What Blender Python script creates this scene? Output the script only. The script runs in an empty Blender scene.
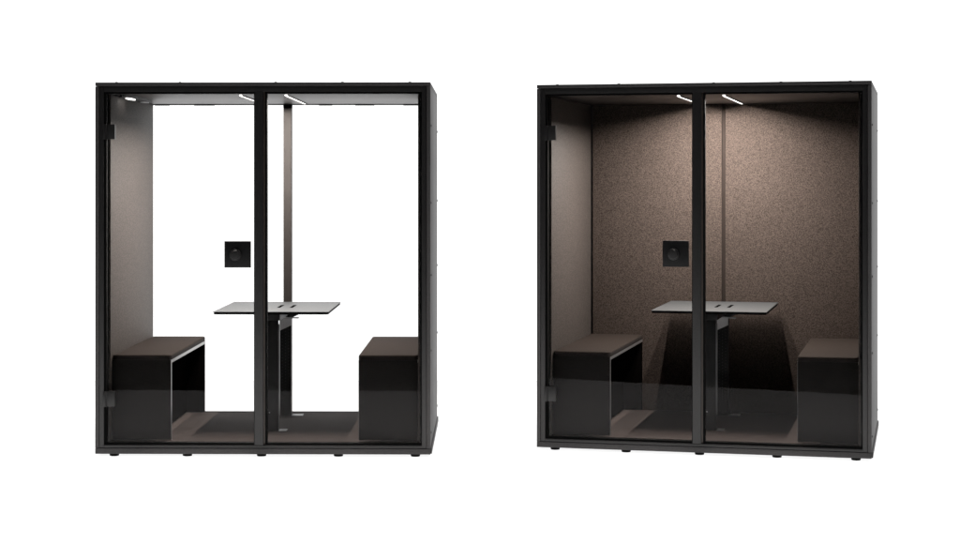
import bpy, bmesh, math
from mathutils import Vector, Matrix

S = bpy.context.scene
COL = S.collection

# ------------------------------------------------------------------ camera
cam_d = bpy.data.cameras.new("camera")
cam = bpy.data.objects.new("camera", cam_d)
COL.objects.link(cam)
F_PX, CX, CY = 1850.0, 459.4, 182.8
GZ = 0.0155                                   # height of the booth plinth above the floor
cam_d.sensor_width = 36.0
cam_d.lens = F_PX / 960 * 36
cam_d.shift_x = (480 - CX) / 960
cam_d.shift_y = -(272 - CY) / 960
cam_d.clip_end = 500
cam.location = (0, 0, 1.642 + GZ)
cam.rotation_euler = (math.radians(90), 0, 0)
S.camera = cam

# ------------------------------------------------------------------ world: white studio background behind, dark studio behind the camera
w = bpy.data.worlds.new("World"); S.world = w; w.use_nodes = True
nt = w.node_tree; nt.nodes.clear()
out = nt.nodes.new("ShaderNodeOutputWorld"); bg = nt.nodes.new("ShaderNodeBackground")
tc = nt.nodes.new("ShaderNodeTexCoord"); sx = nt.nodes.new("ShaderNodeSeparateXYZ")
mr = nt.nodes.new("ShaderNodeMapRange"); mr.interpolation_type = 'SMOOTHSTEP'
mr.inputs['From Min'].default_value = 0.0; mr.inputs['From Max'].default_value = 0.5
mr.inputs['To Min'].default_value = 0.015; mr.inputs['To Max'].default_value = 1.6
nt.links.new(tc.outputs['Generated'], sx.inputs[0]); nt.links.new(sx.outputs['Y'], mr.inputs['Value'])
nt.links.new(mr.outputs[0], bg.inputs['Strength']); bg.inputs['Color'].default_value = (1, 1, 1, 1)
nt.links.new(bg.outputs[0], out.inputs[0])

# ------------------------------------------------------------------ unseen fill lamps added over and under the white floor
def fill_lamp(name, loc, rot, sx_, sy_, power, col=(1, 1, 1)):
    l = bpy.data.lights.new(name, 'AREA'); l.shape = 'RECTANGLE'; l.size = sx_; l.size_y = sy_
    l.energy = power; l.color = col
    o = bpy.data.objects.new(name, l); COL.objects.link(o); o.location = loc; o.rotation_euler = rot
    return o
sb = fill_lamp("overhead_fill", (0, 12.0, 7.0), (0, 0, 0), 18, 13, 330)  # unseen lamp added above to lift the floor to white
sb.data.spread = math.radians(95)
# the white floor is translucent, so an added lamp below washes out booth shadows
fill_lamp("underfloor_fill", (0, 11.6, -2.5), (math.radians(180), 0, 0), 20, 12, 1120)

S.view_settings.view_transform = 'Standard'
S.view_settings.look = 'None'
S.view_settings.exposure = 0
S.view_settings.gamma = 1
S.render.engine = 'CYCLES'
S.cycles.max_bounces = 10
S.cycles.use_adaptive_sampling = False
S.cycles.use_denoising = True
S.cycles.sample_clamp_direct = 4.0
S.cycles.transparent_max_bounces = 24

# ------------------------------------------------------------------ materials
def mat(name, col, rough=0.5, metal=0.0, spec=0.5, coat=0.0):
    m = bpy.data.materials.new(name); m.use_nodes = True
    b = m.node_tree.nodes['Principled BSDF']
    b.inputs['Base Color'].default_value = (*col, 1); b.inputs['Roughness'].default_value = rough
    b.inputs['Metallic'].default_value = metal; b.inputs['Specular IOR Level'].default_value = spec
    b.inputs['Coat Weight'].default_value = coat
    return m

def noisy(m, c1, c2, scale, lo=0.35, hi=0.65, bump=0.0, detail=3, stretch=(1, 1, 1), rough_var=None, bdist=0.002):
    t = m.node_tree; b = t.nodes['Principled BSDF']
    tcn = t.nodes.new("ShaderNodeTexCoord"); mp = t.nodes.new("ShaderNodeMapping")
    mp.inputs['Scale'].default_value = stretch
    n = t.nodes.new("ShaderNodeTexNoise"); n.inputs['Scale'].default_value = scale; n.inputs['Detail'].default_value = detail
    r = t.nodes.new("ShaderNodeValToRGB")
    r.color_ramp.elements[0].position = lo; r.color_ramp.elements[0].color = (*c1, 1)
    r.color_ramp.elements[1].position = hi; r.color_ramp.elements[1].color = (*c2, 1)
    t.links.new(tcn.outputs['Object'], mp.inputs[0]); t.links.new(mp.outputs[0], n.inputs['Vector'])
    t.links.new(n.outputs[0], r.inputs[0]); t.links.new(r.outputs[0], b.inputs['Base Color'])
    if bump:
        bp = t.nodes.new("ShaderNodeBump"); bp.inputs['Strength'].default_value = bump
        bp.inputs['Distance'].default_value = bdist
        t.links.new(n.outputs[0], bp.inputs['Height']); t.links.new(bp.outputs[0], b.inputs['Normal'])
    if rough_var:
        n2 = t.nodes.new("ShaderNodeTexNoise"); n2.inputs['Scale'].default_value = 3.0
        m2 = t.nodes.new("ShaderNodeMapRange"); m2.inputs['To Min'].default_value = rough_var[0]; m2.inputs['To Max'].default_value = rough_var[1]
        t.links.new(tcn.outputs['Object'], n2.inputs['Vector']); t.links.new(n2.outputs[0], m2.inputs[0]); t.links.new(m2.outputs[0], b.inputs['Roughness'])
    return m

M = {}
fm = bpy.data.materials.new('white_backlit_sheet'); fm.use_nodes = True  # translucent so the added underfloor lamp whitens the shaded ground
ft = fm.node_tree; ft.nodes.clear()
fo = ft.nodes.new("ShaderNodeOutputMaterial"); fx = ft.nodes.new("ShaderNodeMixShader"); fx.inputs[0].default_value = .5
fd = ft.nodes.new("ShaderNodeBsdfDiffuse"); fl = ft.nodes.new("ShaderNodeBsdfTranslucent")
fn = ft.nodes.new("ShaderNodeTexNoise"); fn.inputs['Scale'].default_value = 2; fr_ = ft.nodes.new("ShaderNodeValToRGB")
fr_.color_ramp.elements[0].color = (.92, .92, .92, 1); fr_.color_ramp.elements[1].color = (.94, .94, .94, 1)
ft.links.new(fn.outputs[0], fr_.inputs[0]); ft.links.new(fr_.outputs[0], fd.inputs[0]); ft.links.new(fr_.outputs[0], fl.inputs[0])
ft.links.new(fd.outputs[0], fx.inputs[1]); ft.links.new(fl.outputs[0], fx.inputs[2]); ft.links.new(fx.outputs[0], fo.inputs[0])
M['floor'] = fm
M['shell'] = noisy(mat('charcoal_metal', (.05, .05, .053), .5, spec=.22), (.058, .0555, .0560), (.069, .066, .0665), 90, bump=.02, rough_var=(.52, .60))
M['frame'] = noisy(mat('black_metal', (.026, .026, .028), .4), (.0125, .0120, .0122), (.017, .0162, .0163), 90, bump=.02, rough_var=(.36, .46))
M['gasket'] = mat('black_rubber', (.0015, .0015, .0015), .8, spec=.1)
M['black'] = noisy(mat('black_plastic', (.012, .012, .013), .45, spec=.3), (.004, .004, .0043), (.006, .006, .0064), 60)
M['ceiling'] = noisy(mat('ceiling_panel', (.07, .062, .06), .42, spec=.5), (.013, .011, .0102), (.018, .0155, .0145), 120, bump=.05)
M['felt'] = noisy(mat('coarse_brown_felt', (.1, .08, .07), .95, spec=.1), (.018, .0135, .0115), (.063, .049, .0415), 270, .38, .62, bump=.25, detail=2)
M['weave'] = noisy(mat('fine_brown_fabric', (.1, .08, .07), .66, spec=.27), (.028, .0228, .0200), (.050, .0415, .0370), 150, .38, .62, bump=.3, detail=2, stretch=(1, .22, 1))
M['cushion'] = noisy(mat('cushion_fabric', (.1, .08, .07), .95, spec=.1), (.0115, .0084, .0068), (.021, .0155, .0128), 260, .35, .65, bump=.35, detail=2)
M['carpet'] = noisy(mat('carpet', (.06, .05, .05), .95, spec=.1), (.027, .0205, .0185), (.044, .0350, .0315), 300, .35, .65, bump=.4, detail=2)
M['laminate'] = noisy(mat('dark_laminate', (.014, .012, .011), .5, spec=.15), (.004, .0032, .0028), (.008, .0065, .0055), 30, stretch=(1, 1, 8))
M['board'] = mat('seat_board', (.13, .13, .13), .28, spec=.6)
M['recess'] = mat('black_underframe', (.0015, .0012, .0011), .8, spec=.0)
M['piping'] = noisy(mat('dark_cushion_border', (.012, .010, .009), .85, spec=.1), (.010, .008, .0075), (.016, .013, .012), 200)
M['top'] = noisy(mat('grey_laminate', (.36, .355, .345), .48, spec=.35), (.031, .0335, .035), (.036, .0385, .040), 200)
M['steel'] = noisy(mat('light_grey_metal', (.5, .5, .51), .45, metal=.3), (.46, .46, .47), (.54, .54, .55), 80, bump=.03)
M['trim'] = mat('warm_metal', (.11, .088, .078), .4)

def emis(name, col, s):
    m = bpy.data.materials.new(name); m.use_nodes = True; t = m.node_tree
    b = t.nodes['Principled BSDF']; b.inputs['Base Color'].default_value = (*col, 1)
    b.inputs['Emission Color'].default_value = (*col, 1); b.inputs['Emission Strength'].default_value = s
    return m
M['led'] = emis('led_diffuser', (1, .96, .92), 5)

def glass(name, tint, ior):
    m = bpy.data.materials.new(name); m.use_nodes = True; t = m.node_tree; t.nodes.clear()
    o = t.nodes.new("ShaderNodeOutputMaterial"); mx = t.nodes.new("ShaderNodeMixShader")
    tr = t.nodes.new("ShaderNodeBsdfTransparent"); tr.inputs[0].default_value = (*tint, 1)
    gl = t.nodes.new("ShaderNodeBsdfGlossy"); gl.inputs['Roughness'].default_value = 0.0; gl.inputs['Color'].default_value = (.135, .130, .130, 1)
    fr = t.nodes.new("ShaderNodeFresnel"); fr.inputs['IOR'].default_value = ior
    geo = t.nodes.new("ShaderNodeNewGeometry")
    # the back of a pane reflects like its front
    mxi = t.nodes.new("ShaderNodeMix"); mxi.data_type = 'FLOAT'; mxi.inputs[2].default_value = ior; mxi.inputs[3].default_value = 1 / ior
    t.links.new(geo.outputs['Backfacing'], mxi.inputs[0]); t.links.new(mxi.outputs[0], fr.inputs['IOR'])
    fr2 = t.nodes.new("ShaderNodeMath"); fr2.operation = 'MINIMUM'; fr2.inputs[1].default_value = .25
    t.links.new(fr.outputs[0], fr2.inputs[0])
    t.links.new(fr2.outputs[0], mx.inputs[0]); t.links.new(tr.outputs[0], mx.inputs[1]); t.links.new(gl.outputs[0], mx.inputs[2])
    t.links.new(mx.outputs[0], o.inputs[0])
    return m
M['glass'] = glass('clear_glass', (.99, .99, .99), 1.55)

# ------------------------------------------------------------------ mesh helpers
def add_box(bm, x0, x1, y0, y1, z0, z1, bev=0.0, seg=2):
    r = bmesh.ops.create_cube(bm, size=1.0)
    vs = r['verts']
    for v in vs:
        v.co = Vector(((x0 + x1) / 2 + v.co.x * (x1 - x0), (y0 + y1) / 2 + v.co.y * (y1 - y0), (z0 + z1) / 2 + v.co.z * (z1 - z0)))
    if bev:
        es = list({e for v in vs for e in v.link_edges})
        bmesh.ops.bevel(bm, geom=es, offset=bev, segments=seg, profile=.6, affect='EDGES')

def add_cyl(bm, c, r0, r1, h, axis='Z', seg=32, bev=0.0):
    rot = {'Z': Matrix(), 'Y': Matrix.Rotation(math.radians(90), 4, 'X'), 'X': Matrix.Rotation(math.radians(90), 4, 'Y')}[axis]
    r = bmesh.ops.create_cone(bm, cap_ends=True, segments=seg, radius1=r0, radius2=r1, depth=h, matrix=Matrix.Translation(c) @ rot)
    if bev:
        es = [e for e in {e for v in r['verts'] for e in v.link_edges} if any(len(f.verts) > 4 for f in e.link_faces)]
        bmesh.ops.bevel(bm, geom=es, offset=bev, segments=2, profile=.6, affect='EDGES')

def add_prism(bm, pts, y0, y1):                # outline in x,z, extruded along y
    a = [bm.verts.new((x, y0, z)) for x, z in pts]; b = [bm.verts.new((x, y1, z)) for x, z in pts]
    n = len(pts); bm.faces.new(a); bm.faces.new(b[::-1])
    for i in range(n):
        bm.faces.new((a[i], b[i], b[(i + 1) % n], a[(i + 1) % n]))

def obj(name, bm, m, parent=None, smooth=True):
    bmesh.ops.recalc_face_normals(bm, faces=bm.faces)
    me = bpy.data.meshes.new(name); bm.to_mesh(me); bm.free()
    me.materials.append(m)
    if smooth:
        me.polygons.foreach_set('use_smooth', [True] * len(me.polygons))
        me.set_sharp_from_angle(angle=math.radians(38))
    o = bpy.data.objects.new(name, me); COL.objects.link(o)
    if parent: o.parent = parent
    return o

def box(name, m, parent, *b, bev=0.0012, label=None):
    bm = bmesh.new(); add_box(bm, *b, bev=bev)
    o = obj(name, bm, m, parent)
    if label: o['label'] = label
    return o

def thing(name, label, cat, mw, loc, group=None):
    o = bpy.data.objects.new(name, None); COL.objects.link(o)
    o.empty_display_size = .1
    o.matrix_world = mw @ Matrix.Translation(loc)
    o['label'] = label; o['category'] = cat
    if group: o['group'] = group
    return o

# ------------------------------------------------------------------ dimensions of a booth (metres)
W, D, H = 2.032, 1.552, 2.25
ZF, ZC = 0.066, 2.182          # carpet, ceiling
TI = 0.078                     # inner face of the side walls
YB = 1.505                     # inner face of the back
MX0, MX1 = 0.967, 1.019        # front mullion

def make_booth(mw, label, solid):
    r = thing('phone_booth', label, 'office booth', mw, (0, 0, 0), 'glass fronted meeting booths on the white floor')
    sh, fr, gk = M['shell'], M['frame'], M['gasket']
    # plinth, outer panels
    bm = bmesh.new(); add_box(bm, 0, W, 0, D, 0, .034, .002)
    add_box(bm, W + .0005, W + .008, .02, D + .004, .002, .036, .0015); add_box(bm, -.003, -.0005, .02, D + .004, .002, .036, .0015)
    obj('plinth', bm, sh, r)
    box('side_panel', sh, r, 0, .022, 0, D, .0365, H - .0245, bev=.0015)
    box('side_panel', sh, r, W - .022, W, 0, D, .0365, H - .0245, bev=.0015)
    box('roof_panel', sh, r, 0, W, 0, D, H - .022, H, bev=.0015)
    # front frame
    bm = bmesh.new()
    add_box(bm, .0245, .052, .004, .075, .0375, 2.2255, .001)
    add_box(bm, W - .052, W - .0245, .004, .075, .0375, 2.2255, .001)
    add_box(bm, .0525, W - .0525, .004, .075, 2.193, 2.2255, .001)
    add_box(bm, .0525, W - .0525, .004, .075, .0375, .054, .001)
    obj('door_frame', bm, fr, r)
    box('mullion', fr, r, MX0, MX1, .002, .085, .0545, 2.1925, bev=.0015)
    box('mullion_trim', M['trim'], r, MX1 + .0005, MX1 + .011, .022, .055, .0545, 2.1925, bev=.001)
    # rubber gaskets round the two openings
    bm = bmesh.new()
    def ring(x0, x1, z0, z1, l, rt, t, b):
        add_box(bm, x0, x0 + l, .012, .050, z0, z1); add_box(bm, x1 - rt, x1, .012, .050, z0, z1)
        add_box(bm, x0 + l, x1 - rt, .012, .050, z1 - t, z1); add_box(bm, x0 + l, x1 - rt, .012, .050, z0, z0 + b)
    ring(.0525, MX0 - .0005, .0545, 2.1925, .014, .004, .011, .012)
    ring(MX1 + .0115, W - .0525, .0545, 2.1925, .012, .006, .011, .012)
    obj('gasket', bm, gk, r)
    # glass door (hinged left) and fixed pane
    bm = bmesh.new(); add_box(bm, .067, MX0 - .005, .026, .034, .067, 2.181)
    door = obj('glass_door', bm, M['glass'], r, False)
    bm = bmesh.new(); add_box(bm, MX1 + .024, W - .059, .026, .034, .067, 2.181)
    obj('glass_pane', bm, M['glass'], r, False)
    for z in (1.905, .285):
        bm = bmesh.new(); add_box(bm, .0475, .062, -.004, .0035, z, z + .092, .001); add_box(bm, .064, .118, .008, .025, z + .001, z + .091, .0015)
        add_cyl(bm, (.0630, .008, z + .046), .0065, .0065, .094, 'Z', 16)
        add_box(bm, .070, .118, .0345, .045, z + .001, z + .091, .0015)
        h = obj('hinge', bm, M['frame'], door)
    bm = bmesh.new(); add_box(bm, .783, .943, .013, .025, 1.128, 1.288, .0015); obj('handle_plate', bm, M['black'], door)
    bm = bmesh.new(); add_cyl(bm, (.850, .001, 1.205), .037, .034, .023, 'Y', 40, .003)
    add_cyl(bm, (.850, -.0145, 1.205), .028, .026, .006, 'Y', 40, .001); obj('door_knob', bm, M['frame'], door)
    # floor, ceiling, side walls
    box('carpet', M['carpet'], r, .054, W - .054, .0765, YB + .012, .0355, ZF, bev=.001)
    box('ceiling', M['ceiling'], r, .054, W - .054, .0765, YB + .012, ZC, 2.2265, bev=.001)
    for a, b in ((.0225, .0665), (W - .0665, W - .0225)):
        box('wall_core', M['black'], r, a, b, .0765, YB + .012, ZF + .001, ZC - .001, bev=0)
    lw = box('fabric_wall_panel', M['weave'], r, .067, TI, .080, YB, ZF + .002, ZC - .002, bev=.002)
    rw = box('fabric_wall_panel', M['weave'], r, W - TI, W - .067, .080, YB, ZF + .002, ZC - .002, bev=.002)
    # rear frame
    bm = bmesh.new()
    add_box(bm, .0225, .072, YB + .013, D - .001, .0355, 2.227, .001)
    add_box(bm, W - .072, W - .0225, YB + .013, D - .001, .0355, 2.227, .001)
    add_box(bm, .0725, W - .0725, YB + .013, D - .001, 2.176, 2.227, .001)
    add_box(bm, .0725, W - .0725, YB + .013, D - .001, .0355, .070, .001)
    obj('rear_frame', bm, fr, r)
    if solid:
        for a, b in ((TI + .014, .989), (1.014, W - TI - .004)):
            box('felt_back_panel', M['felt'], r, a, b, YB - .018, YB + .006, ZF + .002, ZC - .001, bev=.003)
        box('seam_strip', M['trim2'], r, .9905, 1.0125, YB - .006, YB + .006, ZF + .002, ZC - .001, bev=.001)
        box('back_panel', sh, r, .0725, W - .0725, YB + .014, D - .004, .0705, 2.1755, bev=0)
    else:
        bm = bmesh.new(); add_box(bm, .0725, .979, YB + .020, YB + .028, .0705, 2.1755); obj('rear_glass', bm, M['glass'], r, False)
        bm = bmesh.new(); add_box(bm, 1.035, W - .0725, YB + .020, YB + .028, .0705, 2.1755); obj('rear_glass', bm, M['glass'], r, False)
        box('rear_mullion', M['postm'], r, .980, 1.034, YB - .030, YB + .040, .0705, 2.155, bev=.001)
        box('mullion_cap', gk, r, .979, 1.035, YB - .032, YB + .042, 2.1555, 2.1755, bev=.001)
    if not solid:
        for x0, x1 in ((.09, .19), (.36, .50), (1.22, 1.31), (1.47, 1.60), (1.80, 1.93)):
            box('glass_clip', M['gasket'], r, x0, x1, YB + .012, YB + .019, 2.172, 2.1755, bev=.001)
    # light strips
    for x in (.862, 1.142):
        box('light_strip', M['led'], r, x - .0085, x + .0085, .16, 1.40, ZC - .005, ZC - .0005, bev=0)
        l = bpy.data.lights.new('led_lamp', 'AREA'); l.shape = 'RECTANGLE'; l.size = .007; l.size_y = 1.08
        l.energy = LED_W; l.color = (1, .93, .87)
        lo = bpy.data.objects.new('led_lamp', l); COL.objects.link(lo); lo.parent = r
        lo.location = (x, .745, ZC - .007)
        bm = bmesh.new()
        for q in (-1, 1):
            a_, c_ = sorted((x + q * .0087, x + q * .0099)); add_box(bm, a_, c_, .155, 1.405, ZC - .0092, ZC - .0004)
        obj('light_baffle', bm, M['black'], r)  # lips added to cut the strip light off just below the ceiling
    # corner vents on the ceiling beside the left wall
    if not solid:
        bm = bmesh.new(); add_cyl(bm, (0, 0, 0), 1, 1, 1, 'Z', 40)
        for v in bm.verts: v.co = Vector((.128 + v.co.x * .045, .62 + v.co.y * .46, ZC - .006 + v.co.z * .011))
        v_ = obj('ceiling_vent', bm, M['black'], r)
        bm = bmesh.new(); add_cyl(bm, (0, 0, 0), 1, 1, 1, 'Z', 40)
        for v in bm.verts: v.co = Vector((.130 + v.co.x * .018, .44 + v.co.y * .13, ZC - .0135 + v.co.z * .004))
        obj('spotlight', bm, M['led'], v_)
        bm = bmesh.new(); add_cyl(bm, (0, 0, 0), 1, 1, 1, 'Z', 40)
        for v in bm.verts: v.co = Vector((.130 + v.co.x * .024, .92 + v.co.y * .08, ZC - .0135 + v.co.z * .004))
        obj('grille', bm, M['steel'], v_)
    bm = bmesh.new(); add_cyl(bm, (1.09, .55, ZC - .001), .006, .005, .004, 'Z', 12); obj('screw_cap', bm, M['black'], r)
    # screw caps on roof and side
    for x in (.12, .507, 1.09, 1.496, 1.906):
        bm = bmesh.new(); add_cyl(bm, (x, .05, H + .0025), .011, .007, .006, 'Z', 16); obj('screw_cap', bm, M['frame'], r)
    for y in (.10, 1.46):
        for z in (.12, .62, 1.08, 1.52, 1.99):
            bm = bmesh.new(); add_cyl(bm, (W + .002, y, z), .009, .006, .005, 'X', 16); obj('screw_cap', bm, M['black'], r)
    # feet
    for y in (.034, D - .08):
        for x in (.11, .555, 1.006, 1.473, 1.94):
            bm = bmesh.new(); add_cyl(bm, (x, y, -.0076), .027, .030, .015, 'Z', 28, .003); obj('foot', bm, M['gasket'], r)
    return r

def make_bench(mw, x, mirror, label):
    # origin: floor level, at the wall side front corner; x grows away from the wall (mirrored on the right)
    s = -1 if mirror else 1
    r = thing('bench', label, 'bench', mw, (x, .115, ZF + .001), 'upholstered benches inside the booths')
    BW, BL, BH = .363, 1.37, .472
    def b(name, m, x0, x1, *rest, **k):
        a, c = sorted((s * x0, s * x1)); return box(name, m, r, a, c, *rest, **k)
    b('front_panel', M['laminate'], 0.004, BW, 0, .020, 0.004, BH + .020, bev=.0012)
    b('edge_band', M['board'], BW + .0002, BW + .0016, .0005, .0195, 0.006, BH + .019, bev=0)
    b('back_panel', M['recess'], 0.004, BW, BL - .02, BL, 0.004, BH, bev=.0012)
    b('side_panel', M['recess'], BW - .145, BW - .127, .0205, BL - .0205, 0.004, BH, bev=.001)
    b('seat_board', M['board'], 0.004, BW + .001, .0205, BL - .0005, BH + .0005, BH + .020, bev=.001)
    bm = bmesh.new(); a, c = sorted((s * .004, s * (BW + .002)))
    add_box(bm, a, c, -.003, BL + .002, BH + .0205, BH + .0505, .0, 4)
    ve = [e for e in bm.edges if abs(e.verts[0].co.z - e.verts[1].co.z) > .005]
    bmesh.ops.bevel(bm, geom=ve, offset=.022, segments=5, profile=.5, affect='EDGES')
    te = [e for e in bm.edges if min(v.co.z for v in e.verts) > BH + .045]
    bmesh.ops.bevel(bm, geom=te, offset=.009, segments=4, profile=.5, affect='EDGES')
    cu = obj('cushion', bm, M['cushion'], r)
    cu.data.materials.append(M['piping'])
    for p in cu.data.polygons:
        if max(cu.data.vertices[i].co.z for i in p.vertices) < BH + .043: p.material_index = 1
    return r

def make_table(mw, label):
    cx = 1.014
    r = thing('table', label, 'table', mw, (cx, .93, ZF + .001), 'height adjustable tables inside the booths')
    # local: centre of table footprint
    tw, y0, y1, zt = .363, -.495, .49, .764
    bm = bmesh.new(); add_box(bm, -tw, tw, y0, y1, zt - .004, zt)
    ve = [e for e in bm.edges if abs(e.verts[0].co.z - e.verts[1].co.z) > .005]
    bmesh.ops.bevel(bm, geom=ve, offset=.022, segments=5, profile=.5, affect='EDGES')
    obj('tabletop', bm, M['top'], r)
    bm = bmesh.new(); add_box(bm, -tw + .002, tw - .002, y0 + .002, y1 - .002, zt - .017, zt - .0045)
    ve = [e for e in bm.edges if abs(e.verts[0].co.z - e.verts[1].co.z) > .005]
    bmesh.ops.bevel(bm, geom=ve, offset=.020, segments=5, profile=.5, affect='EDGES')
    obj('tabletop_core', bm, M['gasket'], r)
    # two cable slots
    for x in (.006, .088):
        bm = bmesh.new(); add_box(bm, x - .011, x + .011, -.11, .15, zt - .001, zt + .0008, .001); obj('cable_slot', bm, M['recess'], r)
    # front leg
    ly, lb = -.405, .36
    box('leg', M['black'], r, -.055, .038, ly, ly + .030, .004, zt - .0605, bev=.0015)
    box('leg_edge_strip', M['plate'], r, .0385, .046, ly + .002, ly + .028, .10, zt - .085, bev=.001)
    box('foot_plate', M['plate'], r, .039, .088, ly - .006, ly + .09, .0005, .005, bev=.001)
    bm = bmesh.new(); add_cyl(bm, (-.018, ly - .001, .12), .005, .004, .003, 'Y', 12); obj('screw', bm, M['steel'], r)
    # rear perforated column
    lg = box('leg', M['black'], r, -.040, .040, lb, lb + .045, .004, zt - .0605, bev=.0015)
    bm = bmesh.new()
    for i in range(26):
        for x in (-.022, 0, .022):
            add_cyl(bm, (x, lb - .0005, .10 + i * .021 + (x == 0) * .0105), .0026, .0026, .0015, 'Y', 8)
    obj('perforation', bm, M['hole'], lg)
    box('foot_plate', M['plate'], r, .0405, .115, lb - .01, lb + .09, .0005, .005, bev=.001)
    # head channel under the top
    box('support_channel', M['black'], r, -.050, .050, -.42, .42, zt - .060, zt - .0175, bev=.002)
    bm = bmesh.new(); add_prism(bm, [(-.030, zt - .0175), (.145, zt - .0175), (.135, zt - .050), (.080, zt - .076), (-.030, zt - .076)], .10, .34)
    obj('bracket', bm, M['black'], r)
    box('bracket_plate', M['steel'], r, .012, .118, .085, .0985, zt - .084, zt - .076, bev=.001)
    bm = bmesh.new(); add_prism(bm, [(-.036, zt - .0845), (.039, zt - .0845), (.039, zt - .150), (-.036, zt - .185)], lb - .006, lb - .001)  # pale shape for the lit part of the leg above the table's shadow
    obj('lit_patch', bm, M['lit_patch'], r)
    return r

LED_W = 72.0
M['postm'] = mat('brown_post', (.015, .0125, .0113), .6, spec=.2)
M['plate'] = mat('grey_plate', (.14, .14, .143), .4)
M['lit_patch'] = mat('lit_patch_white', (.75, .75, .76), .5)  # light on the rear leg, put into the colour
M['hole'] = mat('hole_grey', (.05, .05, .05), .6)
M['trim2'] = mat('seam_metal', (.016, .012, .010), .85, spec=.1)

# ------------------------------------------------------------------ setting
bm = bmesh.new()
vs = [bm.verts.new(p) for p in ((-8, 7.7, 0), (8, 7.7, 0), (8, 15.5, 0), (-8, 15.5, 0))]
bm.faces.new(vs)
g = obj('floor', bm, M['floor'], None, False); g['kind'] = 'structure'

# ------------------------------------------------------------------ booths
def pose(x, y, th): return Matrix.Translation((x, y, GZ)) @ Matrix.Rotation(th, 4, 'Z')
PA = pose(-2.207, 11.209, -0.015)
PB = pose(0.481, 11.499, -0.245)

make_booth(PA, 'black framed glass booth with a see-through glass back, the white background showing through', False)
make_booth(PB, 'black framed glass booth with a solid brown felt back wall and dark interior', True)
for P, d in ((PA, 'booth with the see-through back'), (PB, 'booth with the brown felt back')):
    make_bench(P, TI, False, 'brown cushioned bench behind the hinged glass door of the ' + d)
    make_bench(P, W - TI, True, 'brown cushioned bench behind the fixed pane of the ' + d)
    make_table(P, 'light grey table with two cable slots in the ' + d)
